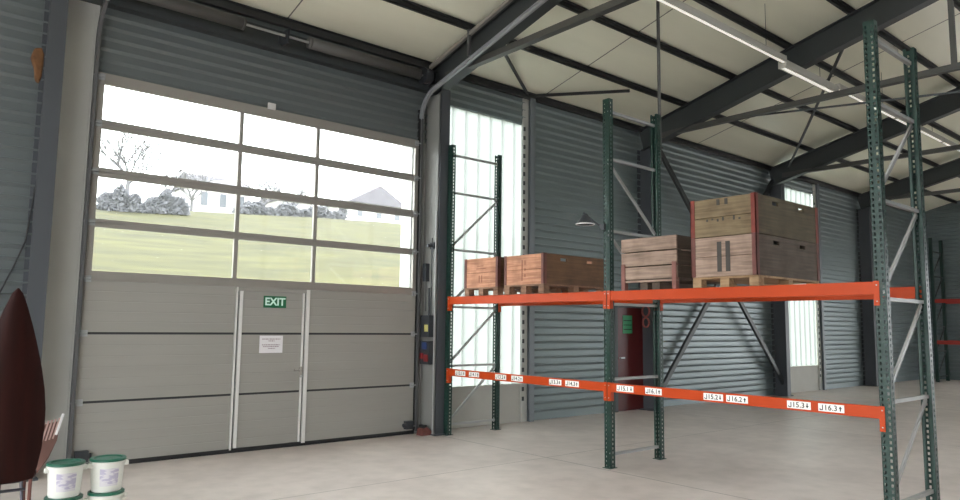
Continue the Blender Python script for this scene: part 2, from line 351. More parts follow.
for z in (.711, 1.461):
    for x0, x1 in ((XL, 3.475), (4.475, XR), (3.545, 4.40)):
        MB().box(x0, x1, YF+.004, YB, z-.014, z+.014).build('section_joint', M['dark'], wk if x0 == 3.545 else D)
MB().box(XL, XR, YF-.004, YB+.01, .005, .055).build('bottom_seal', M['black'], D)
# glazed sections: rails with a joint in the middle
ROWS = [(2.15, 2.645), (2.735, 3.215), (3.32, 3.77), (3.87, 4.285)]
EDG = [(2.044, 2.15), (2.645, 2.735), (3.215, 3.32), (3.77, 3.87), (4.285, 4.412)]
for i, (a, c) in enumerate(EDG):
    m = (a+c)/2
    if 0 < i < 4:
        bb = MB().box(XL, XR, YF, YB, a, m-.007).box(XL, XR, YF, YB, m+.007, c).box(XL, XR, YF+.012, YB, m-.007, m+.007)
    else: bb = MB().box(XL, XR, YF, YB, a, c).box(XL, XR, YF-.008, YF, a+.01 if i == 0 else a, a+.03)
    bb.build('rail', M['alu'], D)
XM = [(XL, 1.838), (3.425, 3.475), (4.505, 4.555), (6.16, XR)]
for a, c in ROWS:
    for x0, x1 in XM: MB().box(x0, x1, YF+.002, YB, a, c).build('stile', M['alu'], D)
    for (xa, xb) in ((1.838, 3.425), (3.475, 4.505), (4.555, 6.16)):
        MB().box(xa, xb, -.026, -.020, a, c).build('glass_pane', M['glass'], D)
# tracks: vertical, a bend, then up along the roof slope
def track_pts(x):
    pts = [(x, -.06, .05), (x, -.06, 4.75)]; ang = math.atan(ROOFK); R_ = .42
    for i in range(1, 9):
        t = (math.pi/2-ang)*i/8; pts.append((x, -.06-R_+R_*math.cos(t), 4.75+R_*math.sin(t)))
    e = pts[-1]; pts.append((x, e[1]-6*math.cos(ang), e[2]+6*math.sin(ang))); return pts
def track(pts, sgn):
    b = MB()
    for p, q in zip(pts, pts[1:]):
        p, q = V(p), V(q); t = (q-p).normalized(); nrm = V((1, 0, 0)).cross(t); ext = t*.006
        b.prism([p-ext+V((-.003, 0, 0))+nrm*k for k in (-.035, .035)]+[p-ext+V((.003, 0, 0))+nrm*k for k in (.035, -.035)], q-p+2*ext)
        for k in (-.035, .032):
            b.prism([p-ext+nrm*k, p-ext+V((-sgn*.032, 0, 0))+nrm*k, p-ext+V((-sgn*.032, 0, 0))+nrm*(k+.004), p-ext+nrm*(k+.004)], q-p+2*ext)
    return b
PT = track_pts(1.722); track(PT[:-1], -1).build('track', M['trackd'], D); track(PT[-2:], -1).build('track_run', M['trackm'], D)
PT = track_pts(6.262); track(PT[:2], 1).build('track', M['trackd'], D); track(PT[1:], 1).build('track_run', M['trackm'], D)
MB().bar((6.33, -.15, rz(-.15, 5.53)), (6.33, -5.0, rz(-5.0, 5.53)), .05, .05).build('support_angle', M['alu'], D)
for y in (-1.1, -3.2): MB().box(6.30, 6.345, y-.02, y+.02, rz(y, 5.20), rz(y, 5.60)).build('track_hanger', M['trackd'], D)
for x0, x1 in ((1.730, 1.766), (6.219, 6.254)):
    MB().box(x0, x1, -.03, .06, .0, 4.9).build('track_seal', M['black'], D)
for z in (.12, .711, 1.461, 2.06, 2.69, 3.27, 3.82, 4.36):
    for sx, x in ((1, XL), (-1, XR)):
        bb = MB().box(min(x, x+sx*.07), max(x, x+sx*.07), YF-.012, YF, z-.035, z+.035).tube((x-sx*.05, YF-.03, z), (x+sx*.06, YF-.03, z), .011, 10)
        bb.build('roller_bracket', M['trackm'], D)
for sx, x in ((1, XL+.02), (-1, XR-.03)):
    MB().box(min(x, x+sx*.13), max(x, x+sx*.13), YF-.07, YF, .085, .20).tube((x, YF-.035, .14), (x+sx*.16, YF-.035, .14), .03, 12).build('bottom_bracket', M['boxm'], D)
# torsion shaft, springs, drums, lintel
b = MB().tube((1.55, -.26, 5.36), (6.30, -.26, 5.36), .016, 10); b.build('shaft', M['galv'], D)
for x0, x1 in ((1.75, 3.30), (4.25, 6.02)):
    b = MB().tube((x0, -.26, 5.36), (x1, -.26, 5.36), .078, 18)
    b.tube((x0-.03, -.26, 5.36), (x0, -.26, 5.36), .08, 18); b.tube((x1, -.26, 5.36), (x1+.03, -.26, 5.36), .08, 18)
    b.build('torsion_spring', M['springm'], D, True)
for x in (1.62, 6.17): MB().tube((x-.05, -.26, 5.36), (x+.05, -.26, 5.36), .11, 20).tube((x-.06, -.26, 5.36), (x-.045, -.26, 5.36), .125, 20).tube((x+.045, -.26, 5.36), (x+.06, -.26, 5.36), .125, 20).build('cable_drum', M['boxm'], D)
for x in (1.52, 3.90, 6.31): MB().box(x-.012, x+.012, -.33, 0, 5.25, 5.44).tube((x-.02, -.26, 5.36), (x+.02, -.26, 5.36), .05, 14).build('bearing_bracket', M['boxm'], D)
MB().box(3.83-.05, 3.83+.05, YF-.03, YF, 4.40, 4.48).build('stop_bracket', M['alul'], D)
struct(MB().box(1.315, 6.40, -.14, 0, 5.20, 5.28).box(1.315, 6.40, -.05, 0, 5.28, 5.50).build('trim_5', M['steel']), 'dark steel lintel above the door carrying the spring shaft', 'lintel')

# exit sign and paper notice on the wicket door
def text_mesh(body, size, m, name, parent, origin, right, up, off=.0012, bold=0):
    cu = bpy.data.curves.new('t', 'FONT'); cu.body = body; cu.size = size; cu.align_x = 'CENTER'; cu.align_y = 'CENTER'; cu.extrude = .0006; cu.resolution_u = 3; cu.offset = bold; cu.space_character = 1.04 if bold < .003 else 1
    ob = bpy.data.objects.new('t', cu); COL.objects.link(ob); bpy.context.view_layer.update()
    dg = bpy.context.evaluated_depsgraph_get(); me = bpy.data.meshes.new_from_object(ob.evaluated_get(dg)); bpy.data.objects.remove(ob)
    r, u = V(right), V(up); nn = r.cross(u)
    org = V((0, 0, 0)); p = parent
    while p is not None: org += p.location; p = p.parent
    for v in me.vertices: v.co = V(origin)+r*v.co.x+u*v.co.y+nn*(v.co.z+off)-org
    me.materials.clear(); me.materials.append(m); o = bpy.data.objects.new(name, me); COL.objects.link(o); o.parent = parent; return o
s = MB().box(3.84, 4.15, YF-.008, YF-.0015, 1.795, 1.945).build('exit_sign', M['exitg'], None, False, .002); tag(s, 'green exit sign with pale letters on the wicket door', 'sign')
t = text_mesh('EXIT', .135, M['letter'], 'lettering', s, (3.995, YF-.008, 1.868), (1, 0, 0), (0, 0, 1), bold=.004)
s = MB().box(3.81, 4.125, YF-.005, YF-.0015, 1.215, 1.435).build('notice', M['paper']); tag(s, 'white paper notice with small print on the wicket door', 'notice')
b = MB()
for z, a, c in ((1.392, 3.845, 4.09), (1.368, 3.93, 4.01), (1.318, 3.845, 4.09), (1.296, 3.86, 4.07), (1.272, 3.93, 4.02)):
    x = a
    while x < c: w = random.uniform(.012, .035); b.box(x, min(c, x+w), YF-.0056, YF-.005, z-.006, z+.006); x += w+.007
b.build('small_print', M['ink'], s)

# control boxes and conduit on the narrow panel
r = tag(empty('control_box', (6.34, -.02, 1.4)), 'dark door control box with yellow sticker on the narrow grey panel', 'control box')
MB().box(6.29, 6.382, -.30, -.09, 1.42, 1.74).build('box_body', M['boxm'], r, False, .006)
MB().box(6.287, 6.290, -.28, -.19, 1.50, 1.60).build('sticker', M['yellow'], r)
MB().tube((6.355, -.20, 1.74), (6.355, -.20, 2.15), .012).tube((6.365, -.24, 1.74), (6.365, -.24, 2.9), .008).build('cable', M['boxm'], r)
r = tag(empty('switch_box', (6.34, -.02, 1.1)), 'small switch box with blue and red switches below the control box', 'switch')
MB().box(6.295, 6.382, -.30, -.08, 1.02, 1.36).build('box_body', M['boxm'], r, False, .006)
MB().box(6.275, 6.295, -.26, -.15, 1.24, 1.34).build('blue_switch', M['blue'], r, False, .004)
MB().box(6.275, 6.295, -.29, -.20, 1.06, 1.16).build('red_switch', M['redsw'], r, False, .004)
MB().box(6.280, 6.295, -.17, -.10, 1.10, 1.18).build('red_button', M['redsw'], r)
tag(MB().box(6.31, 6.382, -.16, -.09, 2.25, 2.52).tube((6.35, -.125, 1.80), (6.35, -.125, 2.25), .006).build('pull_switch', M['boxm'], None, False, .004), 'narrow dark switch housing above the control box', 'switch')
tag(MB().tube((6.27, -.24, 2.78), (6.37, -.24, 2.78), .028, 12).box(6.36, 6.382, -.29, -.19, 2.73, 2.83).build('wall_bracket', M['boxm']), 'small dark bracket high on the narrow grey panel', 'bracket')
tag(MB().tube((6.371, -.325, .0), (6.371, -.325, 3.3), .011, 8).build('conduit', M['brace']), 'thin pale vertical conduit on the narrow grey panel', 'conduit')
# floor lump at the door corner
r = tag(empty('door_stop', (6.28, -.2, 0)), 'dark red and black door stop on the floor at the door corner', 'door stop')
MB().prism([(6.20, -.30, 0), (6.42, -.30, 0), (6.40, -.30, .04), (6.30, -.30, .12), (6.22, -.30, .10)], (0, .14, 0)).build('wedge', M['redbrown'], r, False, .006)
MB().box(6.24, 6.30, -.29, -.17, .06, .15).build('rubber_pad', M['black'], r, False, .006)

# dark red service door
D2 = struct(empty('door_2', (11.3, -.03, 0)), 'dark red service door with green notice beside a column', 'door')
MB().box(10.96, 11.92, -.035, -.001, 0.01, 1.98).build('leaf', M['reddoor'], D2)
MB().box(10.86, 10.95, -.06, -.0005, 0, 2.09).box(11.93, 12.02, -.06, -.0005, 0, 2.09).box(10.95, 11.93, -.06, -.0005, 1.99, 2.09).build('door_frame', M['steel'], D2)
MB().box(11.02, 11.05, -.075, -.035, 1.0, 1.03).box(11.02, 11.14, -.08, -.065, 1.0, 1.03).build('handle', M['galv'], D2)
s = MB().box(11.13, 11.42, -.042, -.036, 1.48, 1.83).build('notice_board', M['noticeg']); tag(s, 'green safety notice on the dark red door', 'notice')
b = MB()
for z in (1.56, 1.645, 1.73): b.box(11.15, 11.40, -.0435, -.042, z-.008, z+.008)
b.build('print_line', M['dark'], s)
r = tag(empty('coiled_rope', (11.66, -.2, 1.8)), 'faded red coiled rope hanging on the column by red door', 'rope')
b = MB()
for zc, rr in ((1.92, .085), (1.70, .075)):
    for k in range(3):
        pts = [(11.655-.012*k, -.2+rr*math.cos(a*math.pi/8), zc+rr*1.25*math.sin(a*math.pi/8)) for a in range(17)]
        b.path(pts, .012, 6)
b.build('coil', mat('faded red rope', (.34, .09, .08), .7), r)

# hanging strap and cable by the left column
b = MB().prism([(1.10, -.33, 4.43), (1.075, -.33, 4.33), (1.115, -.33, 4.22), (1.13, -.33, 4.10), (1.165, -.33, 4.07), (1.18, -.33, 4.12), (1.19, -.33, 4.25), (1.192, -.33, 4.38), (1.165, -.33, 4.45)], (0, .09, 0))
tag(b.build('fabric_strap', M['strap'], None, False, .015), 'orange-brown fabric strap hooked high on the dark column', 'strap')
tag(MB().path([(1.26, -.05, 3.2), (1.19, -.05, 2.42), (1.10, -.05, 2.14), (.90, -.05, 1.60)], .008, 8).build('cable', M['black']), 'loose black cable on the ribbed wall left of the column', 'cable')

# ------------------------------------------------------------------ pallet rack
FX, RX = 6.545, 7.56           # outer faces of front and rear posts
FY = [-.415, -3.446, -6.425]
H = 4.33
R = tag(empty('pallet_rack', (7.05, -3.4, 0)), 'two-bay pallet rack with green uprights and orange beams carrying crates', 'rack')
def post_mb(xf, sx, yc):
    """perforated face at xf, channel opening towards +sx"""
    ys = [-.045, -.034, -.016, .016, .034, .045]; pitch = .05; n = int(H/pitch)
    zs = [0]
    for k in range(n): zs += [k*pitch+.012, k*pitch+.038]
    zs.append(H); b = MB(); base = len(b.v)
    for x in (xf, xf+sx*.003):
        for z in zs:
            for y in ys: b.v.append(V((x, yc+y, z)))
    w = len(ys); hgt = len(zs); N = w*hgt
    for j in range(hgt-1):
        for i in range(w-1):
            hole = (j % 2 == 1) and i in (1, 3)
            q = [j*w+i, j*w+i+1, (j+1)*w+i+1, (j+1)*w+i]
            if not hole: b.f.append(tuple(q)); b.f.append(tuple(N+k for k in q[::-1]))
            else:
                for k in range(4):
                    a, c = q[k], q[(k+1) % 4]; b.f.append((a, c, N+c, N+a))
    ds = [0, .026, .046, .072]; w2 = len(ds); N2 = w2*hgt
    for yo, yi in ((yc-.048, yc-.045), (yc+.048, yc+.045)):
        base = len(b.v)
        for y in (yo, yi):
            for z in zs:
                for d in ds: b.v.append(V((xf+sx*d, y, z)))
        for j in range(hgt-1):
            for i in range(w2-1):
                q = [base+j*w2+i, base+j*w2+i+1, base+(j+1)*w2+i+1, base+(j+1)*w2+i]
                if not (j % 2 == 1 and i == 1): b.f.append(tuple(q)); b.f.append(tuple(N2+k for k in q[::-1]))
                else:
                    for k in range(4):
                        a, c = q[k], q[(k+1) % 4]; b.f.append((a, c, N2+c, N2+a))
    xa, xb = sorted((xf+sx*.069, xf+sx*.072))
    b.box(xa, xb, yc-.045, yc-.022, 0, H).box(xa, xb, yc+.022, yc+.045, 0, H)
    return b
for i, y in enumerate(FY):
    F = post_mb(FX, 1, y).build('upright_frame', M['green'], R)
    post_mb(RX, -1, y).build('rear_post', M['green'], F)
    for xa, xb in ((FX-.03, FX+.10), (RX-.10, RX+.03)): MB().box(xa, xb, y-.055, y+.055, 0, .006).build('foot_plate', M['green'], F)
    a, c = FX+.05, RX-.05
    lv = [.15, 1.0, 1.87, 2.73, 3.60, 4.18]
    for z in lv: MB().box(a, c, y-.018, y+.018, z-.016, z+.016).build('horizontal_brace', M['brace'], F)
    if i != 1: dg = [(lv[k]+.04, lv[k+1]-.03, 0) for k in range(4)]
    else: dg = [(2.77, 3.57, 1), (1.92, 2.70, 1)]
    for z0, z1, flip in dg:
        p, q = ((a, y+.012, z0), (c, y+.012, z1)) if not flip else ((a, y+.012, z1), (c, y+.012, z0))
        MB().bar(p, q, .022, .034).build('diagonal_brace', M['brace'], F)
LB = {}
def beam(x, ya, yb, z0, z1, sx):
    """x = outer face; ya>yb"""
    p = [(0, z0), (0, z1), (.05, z1), (.05, z0+.065), (.045, z0)]
    b = MB().prism([(x+sx*u, yb, z) for u, z in ([(0, z0), (0, z1), (.032, z1), (.032, z1-.025), (.05, z1-.025), (.05, z0)])], (0, ya-yb, 0))
    o = b.build('load_beam', M['orange'], R, False, .003)
    for y, s2 in ((ya, 1), (yb, -1)):
        xx = sorted((x-sx*.004, x+sx*.05)); yy = sorted((y, y+s2*.004)); zz = (z1-.205, z1+.005)
        c = MB().box(*xx, *yy, *zz); xx = sorted((x-sx*.007, x-sx*.003)); yy = sorted((y-s2*.0, y+s2*.046)); c.box(*xx, *yy, *zz)
        c.build('beam_connector', M['orange'], o)
        for zz in (z1-.03, z1-.17): MB().tube((x-sx*.012, y+s2*.026, zz), (x-sx*.007, y+s2*.026, zz), .006, 8).build('connector_stud', M['galv'], o)
    return o
fb = []
for k in range(2):
    ya, yb = FY[k]-.052, FY[k+1]+.052
    beam(FX-.002, ya, yb, 1.905, 2.017, 1); beam(RX+.002, ya, yb, 1.905, 2.017, -1)
    fb.append(beam(FX-.002, ya, yb, .860, .962, 1))
labs = [(1, -3.70, .235, 'J15.1', -1), (1, -4.085, .215, 'J16.1', 1), (1, -4.81, .22, 'J15.2', -1), (1, -5.07, .23, 'J16.2', 1), (1, -5.685, .22, 'J15.3', -1), (1, -5.975, .225, 'J16.3', 1),
        (0, -.74, .23, 'J13.1', -1), (0, -1.05, .22, 'J14.1', 1), (0, -1.61, .22, 'J13.2', -1), (0, -1.93, .22, 'J14.2', 1), (0, -2.62, .21, 'J13.3', -1), (0, -2.90, .22, 'J14.3', 1)]
for k, y, w, t, d in labs:
    xf = FX-.0045; L = MB().box(xf, FX-.0022, y-w/2, y+w/2, .878, .946).build('location_label', M['lab'], fb[k])
    text_mesh(t[1:], .066, M['txt'], 'print', fb[k], (xf, y+.003, .911), (0, -1, 0), (0, 0, 1), .0008, .0009)
    a = MB(); jl = y+w/2-.012; xa, xb = xf-.0012, xf-.0002
    a.box(xa, xb, jl-.030, jl-.022, .890, .935).box(xa, xb, jl-.026, jl-.004, .887, .895).box(xa, xb, jl-.008, jl, .890, .903)
    ym = y-w/2+.032
    a.prism([(xf-.0012, ym-.014, .912), (xf-.0012, ym+.014, .912), (xf-.0012, ym, .912+d*.022)], (.001, 0, 0)).box(xf-.0012, xf-.0002, ym-.005, ym+.005, .912-.022 if d > 0 else .912, .912 if d > 0 else .934)
    a.build('print', M['txt'], fb[k])

# ------------------------------------------------------------------ pallets and crates
ZB = 2.018
def pallet(y0, y1, x0, x1, h, l, pm='pallet'):
    r = tag(empty('pallet', ((x0+x1)/2, (y0+y1)/2, ZB)), l, 'pallet', 'wooden pallets on the upper beams')
    w = y1-y0
    MB().box(x0, x1, y0, y1, ZB+h-.022, ZB+h).build('deck', M[pm], r, False, .003)
    for f in (0, .5, 1):
        yc = y0+.05+(w-.10)*f
        for xx in (x0+.05, (x0+x1)/2, x1-.05):
            MB().box(xx-.05, xx+.05, yc-.05, yc+.05, ZB+.014, ZB+h-.022).build('block', M[pm], r, False, .003)
        MB().box(x0, x1, yc-.05, yc+.05, ZB, ZB+.014).build('runner', M[pm], r)
    return r
def crate(y0, y1, x0, x1, z0, z1, mf, ms, mp, l, slots=True, marks=(), mm='stencil', name='wooden_crate', g='wooden crates on the upper beams'):
    r = tag(empty(name, ((x0+x1)/2, (y0+y1)/2, z0)), l, 'crate', g)
    t = .022; pw = .045
    nb = 2; hh = (z1-z0)/nb
    f = MB()
    for k in range(nb): f.box(x0, x0+t, y0+.008, y1-.008, z0+k*hh+(.002 if k else 0), z0+(k+1)*hh-.002)
    f.build('front_board', M[mf], r, False, .003)
    f = MB()
    for k in range(nb): f.box(x1-t, x1, y0+.008, y1-.008, z0+k*hh+(.002 if k else 0), z0+(k+1)*hh-.002)
    f.build('back_board', M[mf], r, False, .003)
    for ya in (y0, y1-t):
        s = MB(); s.box(x0+t, x1-t, ya, ya+t, z0, z1-.085)
        if slots:
            L = x1-x0; c0, c1 = x0+L*.30, x0+L*.72
            s.box(x0+t, x1-t, ya, ya+t, z1-.045, z1)
            for a, c in ((x0+t, c0-.06), (c0+.06, c1-.06), (c1+.06, x1-t)): s.box(a, c, ya, ya+t, z1-.085, z1-.045)
        else: s.box(x0+t, x1-t, ya, ya+t, z1-.083, z1)
        s.build('side_board', M[ms], r, False, .002)
    MB().box(x0+t, x1-t, y0+t, y1-t, z0, z0+.015).build('bottom', M[ms], r)
    for xx, sx in ((x0, 1), (x1, -1)):
        for yy, sy in ((y0, 1), (y1, -1)):
            xs = sorted((xx-sx*.006, xx+sx*.004)); ys = sorted((yy-sy*.006, yy+sy*pw)); c = MB().box(*xs, *ys, z0, z1+.004)
            xs = sorted((xx-sx*.006, xx+sx*pw)); ys = sorted((yy-sy*.006, yy+sy*.004)); c.box(*xs, *ys, z0, z1+.004)
            c.build('corner_post', M[mp], r, False, .001)
    for k, (ya, yb, za, zb) in enumerate(marks):
        MB().box(x0-.0022, x0-.0004, ya, yb, za, zb).build('stencil_mark', M[mm], r)
    return r
# far bay: two orange-brown ply crates
pallet(-1.56, -.84, 6.52, 7.72, .115, 'small pallet under the crate beside the translucent panel', 'palletd')
crate(-1.56, -.84, 6.52, 7.72, 2.133, 2.545, 'ply', 'ply_shaded', 'redbrown', 'orange-brown ply crate in front of the translucent panel', True,
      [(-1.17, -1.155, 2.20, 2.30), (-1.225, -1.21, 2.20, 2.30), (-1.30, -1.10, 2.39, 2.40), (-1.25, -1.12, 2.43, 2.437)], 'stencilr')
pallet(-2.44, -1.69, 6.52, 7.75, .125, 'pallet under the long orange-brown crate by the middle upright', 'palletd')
crate(-2.44, -1.69, 6.52, 7.75, 2.143, 2.535, 'ply', 'ply_shaded', 'redbrown', 'long orange-brown ply crate beside the middle rack upright', True,
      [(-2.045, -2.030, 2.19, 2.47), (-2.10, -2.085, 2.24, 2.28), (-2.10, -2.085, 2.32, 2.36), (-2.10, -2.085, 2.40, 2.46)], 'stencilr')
# near bay: legged plank crate, and a stack of two crates
r = tag(empty('plank_crate', (7.1, -4.05, ZB)), 'weathered pinkish plank crate on short feet beside the stacked crates', 'crate', 'wooden crates on the upper beams')
y0, y1, x0, x1 = -4.42, -3.68, 6.52, 7.70
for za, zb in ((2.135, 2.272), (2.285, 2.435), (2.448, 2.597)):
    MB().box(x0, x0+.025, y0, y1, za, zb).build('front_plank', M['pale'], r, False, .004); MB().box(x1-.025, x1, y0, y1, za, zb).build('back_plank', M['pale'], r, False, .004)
    for ya in (y0, y1-.025): MB().box(x0+.025, x1-.025, ya, ya+.025, za, zb).build('side_plank', M['pale_shaded'], r, False, .004)
MB().box(x0+.025, x1-.025, y0+.025, y1-.025, 2.125, 2.145).build('bottom', M['pale_shaded'], r)
MB().box(x0, x0+.03, y0, y1, 2.100, 2.122).build('bottom_rail', M['pale'], r)
for xx in (x0-.012, x1-.055):
    for ya in (y0, y1-.06): MB().box(xx, xx+.06, ya+.002, ya+.055, ZB, 2.31).build('foot', M['footm'], r, False, .003)
for f in (.40, .62): MB().box(x0+.04, x1-.04, y0+(y1-y0)*f-.05, y0+(y1-y0)*f+.05, ZB, 2.099).build('skid', M['pale_shaded'], r)
pallet(-5.345, -4.615, 6.52, 7.80, .105, 'pale wooden pallet under the stack of two crates')
crate(-5.34, -4.62, 6.50, 7.82, 2.123, 2.528, 'pale', 'pale_shaded', 'redbrown', 'weathered pinkish crate with two black bars, lower of the stack', True,
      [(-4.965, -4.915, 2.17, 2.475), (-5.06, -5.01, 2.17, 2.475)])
crate(-5.34, -4.62, 6.50, 7.82, 2.533, 2.925, 'olive', 'olive_shaded', 'redpaint', 'yellowish plank crate with bright red corners on top of the stack', True,
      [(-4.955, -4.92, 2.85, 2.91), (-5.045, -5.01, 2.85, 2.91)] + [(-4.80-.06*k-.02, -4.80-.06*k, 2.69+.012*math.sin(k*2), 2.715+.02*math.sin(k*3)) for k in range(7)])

# clamp lamp on the middle upright
r = tag(empty('work_lamp', (6.53, -3.40, 2.78)), 'small clamp work lamp with triangular shade on the middle upright', 'lamp')
MB().path([(6.53, -3.385, 2.775), (6.51, -3.26, 2.87), (6.50, -3.13, 2.97)], .012).box(6.505, 6.540, -3.44, -3.38, 2.74, 2.81).build('arm', M['boxm'], r)
MB().lathe([(.02, .13), (.035, .115), (.09, .03), (.105, .0), (.095, .004), (.03, .105)], (6.50, -3.155, 2.83), 20).build('shade', M['boxm'], r, True)
MB().lathe([(.10, .0), (.118, -.006), (.118, .006), (.10, .004)], (6.50, -3.155, 2.83), 20).build('rim', M['white'], r, True)

# ------------------------------------------------------------------ strip lights
def strip(x0, x1, y, z, l, w=.09, h=.075, wires=True):
    r = tag(empty('strip_light', ((x0+x1)/2, y, z)), l, 'lamp', 'strip lights under the roof')
    MB().box(x0, x1, y-w/2, y+w/2, z+.004, z+.025+h).build('housing', M['lampbody'], r, False, .004)
    MB().box(x0+.01, x1-.01, y-w*.2, y+w*.2, z-.004, z+.004).build('diffuser', M['lens'], r)
    MB().box(x0-.012, x0, y-w/2, y+w/2, z-.005, z+.03+h).box(x1, x1+.012, y-w/2, y+w/2, z-.005, z+.03+h).build('end_cap', M['lampbody'], r)
    if wires:
        for x in (x1-.55,): MB().tube((x, y, z+.1), (x, y, rz(y, 5.685)), .004, 6).build('wire', M['steel'], r)
strip(6.9, 10.72, -3.6, 5.80, 'longest bright strip light hanging nearest above the rack')
strip(10.75, 12.62, -3.56, 5.73, 'wider lower strip light under the large rafter', .13, .10)
strip(12.66, 15.2, -3.6, 5.80, 'strip light hanging just beyond the large rafter')
strip(15.3, 17.9, -3.6, 5.80, 'strip light seen between the nearest rack posts')
strip(18.0, 21.5, -3.6, 5.80, 'farthest strip light of the hanging row')
strip(11.98, 13.15, -4.38, 6.36, 'short strip light fixed by a purlin beyond the large rafter', .08, .05, False)

# ------------------------------------------------------------------ far rack against the end wall
R2 = tag(empty('far_rack', (26.0, -3, 0)), 'distant pallet rack with dark uprights and red beams by the end wall', 'rack')
for y in (-.75, -3.6):
    for x in (25.95, 26.9): MB().box(x, x+.08, y-.045, y+.045, 0, 4.6).build('post', M['green'], R2)
    b = MB()
    zz = [.15+.8*k for k in range(6)]
    for k, z in enumerate(zz):
        b.box(26.0, 26.9, y-.015, y+.015, z, z+.03)
        if k < 5: b.bar((26.03, y, z+.03), (26.9, y, zz[k+1]), .02, .03)
    b.build('lattice', M['steel'], R2)
redb = mat('red beam paint', (.42, .028, .018), .45)
for z in (1.19, 2.50):
    for ya, yb in ((-.80, -3.55),):
        for x in (25.94, 26.94): MB().box(x, x+.05, yb, ya, z, z+.12).build('load_beam', redb, R2)

# ------------------------------------------------------------------ pails
def pail(c, name, l):
    r = tag(empty(name, c), l, 'bucket', 'white pails with green lids')
    h = .243; k = .89
    body = MB().lathe([(p*k, q) for p, q in [(0, .001), (.118, .001), (.122, .01), (.137, h-.03), (.146, h-.03), (.148, h-.012), (.141, h-.008), (.141, h), (0, h)]], c, 40).build('pail_body', M['pail'], r, True)
    lid = MB().lathe([(p*k, q) for p, q in [(0, h+.004), (.112, h+.004), (.118, h+.014), (.145, h+.014), (.149, h+.010), (.149, h-.006), (.143, h-.006)]], c, 40).build('lid', M['lid'], r, True)
    for v in (body, lid): e = v.modifiers.new('e', 'EDGE_SPLIT'); e.split_angle = math.radians(40)
    MB().lathe([(.1262*k, .05), (.1350*k, .185)], c, 16, -math.pi*.72, -math.pi*.34).build('label', M['paillabel'], r, True)
    for a in (math.radians(188), math.radians(-8)):
        x, y = c[0]+.145*k*math.cos(a), c[1]+.145*k*math.sin(a)
        MB().box(x-.020, x+.020, y-.018, y+.018, c[2]+h-.056, c[2]+h-.020).build('handle_ear', M['pail'], r, False, .006)
    ang = [math.radians(188-196*q/14) for q in range(15)]
    MB().path([(c[0]+.156*k*math.cos(a), c[1]+.156*k*math.sin(a), c[2]+h-.04-.02*math.sin(a)) for a in ang], .004, 6).build('bail_handle', M['pail'], r)
    return r
for (x, y), w in (((1.245, -2.48), 'beside the dark pointed chair'), ((1.545, -2.47), 'standing nearer the sectional door')):
    pail((x, y, 0), 'plastic_pail', 'lower white pail of the stack '+w)
    pail((x, y, .258), 'plastic_pail', 'upper white green-lidded pail of the stack '+w)

# ------------------------------------------------------------------ tall pointed chair and the slatted one behind it
YC = -3.2; AX = .745
half = [(0, 1.81), (.03, 1.775), (.065, 1.68), (.105, 1.55), (.14, 1.42), (.175, 1.27), (.20, 1.13), (.213, 1.0), (.215, .88), (.205, .74), (.185, .62), (.165, .55)]
r = tag(empty('pointed_chair', (AX, YC, 0)), 'dark red-brown chair with a tall pointed varnished back, on thin legs', 'chair')
rows = []
b = MB(); nx = 8
def bowl(u, w): return .05*(1-(u*u))*(w/.215)
grid = []
for w, z in half:
    w = max(w, .004); grid.append([(AX+w*u, YC-.02-bowl(u, w)+.02*math.sin((z-.5)*2.2), z) for u in [k/nx*2-1 for k in range(nx+1)]])
for side, dy in ((0, 0), (1, .03)):
    base = len(b.v)
    for g in grid:
        for p in g: b.v.append(V((p[0], p[1]+dy, p[2])))
    for j in range(len(grid)-1):
        for i in range(nx):
            q = [base+j*(nx+1)+i, base+(j+1)*(nx+1)+i, base+(j+1)*(nx+1)+i+1, base+j*(nx+1)+i+1]
            b.f.append(tuple(q if side == 0 else q[::-1]))
G = len(grid)*(nx+1)
rim = [j*(nx+1) for j in range(len(grid))]+[(len(grid)-1)*(nx+1)+i for i in range(1, nx+1)]+[j*(nx+1)+nx for j in range(len(grid)-2, -1, -1)]+[i for i in range(nx-1, 0, -1)]
for a, c in zip(rim, rim[1:]+rim[:1]): b.f.append((a, c, G+c, G+a))
o = b.build('backrest', M['dwood'], r, True); e = o.modifiers.new('e', 'EDGE_SPLIT'); e.split_angle = math.radians(50)
b = MB(); n = 20
pts = [(AX+.22*math.cos(2*math.pi*k/n)*(1 if abs(math.cos(2*math.pi*k/n)) < 2 else 1), YC+.20+.22*math.sin(2*math.pi*k/n), .53) for k in range(n)]
b.prism(pts, (0, 0, .045)).build('seat', M['dwood'], r, False, .012)
for sx, y, m in ((-.13, YC+.03, 'legm'), (.135, YC+.03, 'legm'), (-.16, YC+.36, 'legr'), (.19, YC+.30, 'legr')):
    MB().tube((AX+sx*.8, y, .535), (AX+sx*1.12, y+(.04 if y > YC+.1 else -.03), 0), .011, 10).build('leg', M[m], r)
MB().path([(AX-.13, YC+.02, .48), (AX+.13, YC+.02, .48)], .010).path([(AX-.14, YC+.03, .40), (AX+.02, YC+.03, .40)], .006).build('stretcher', M['legm'], r)
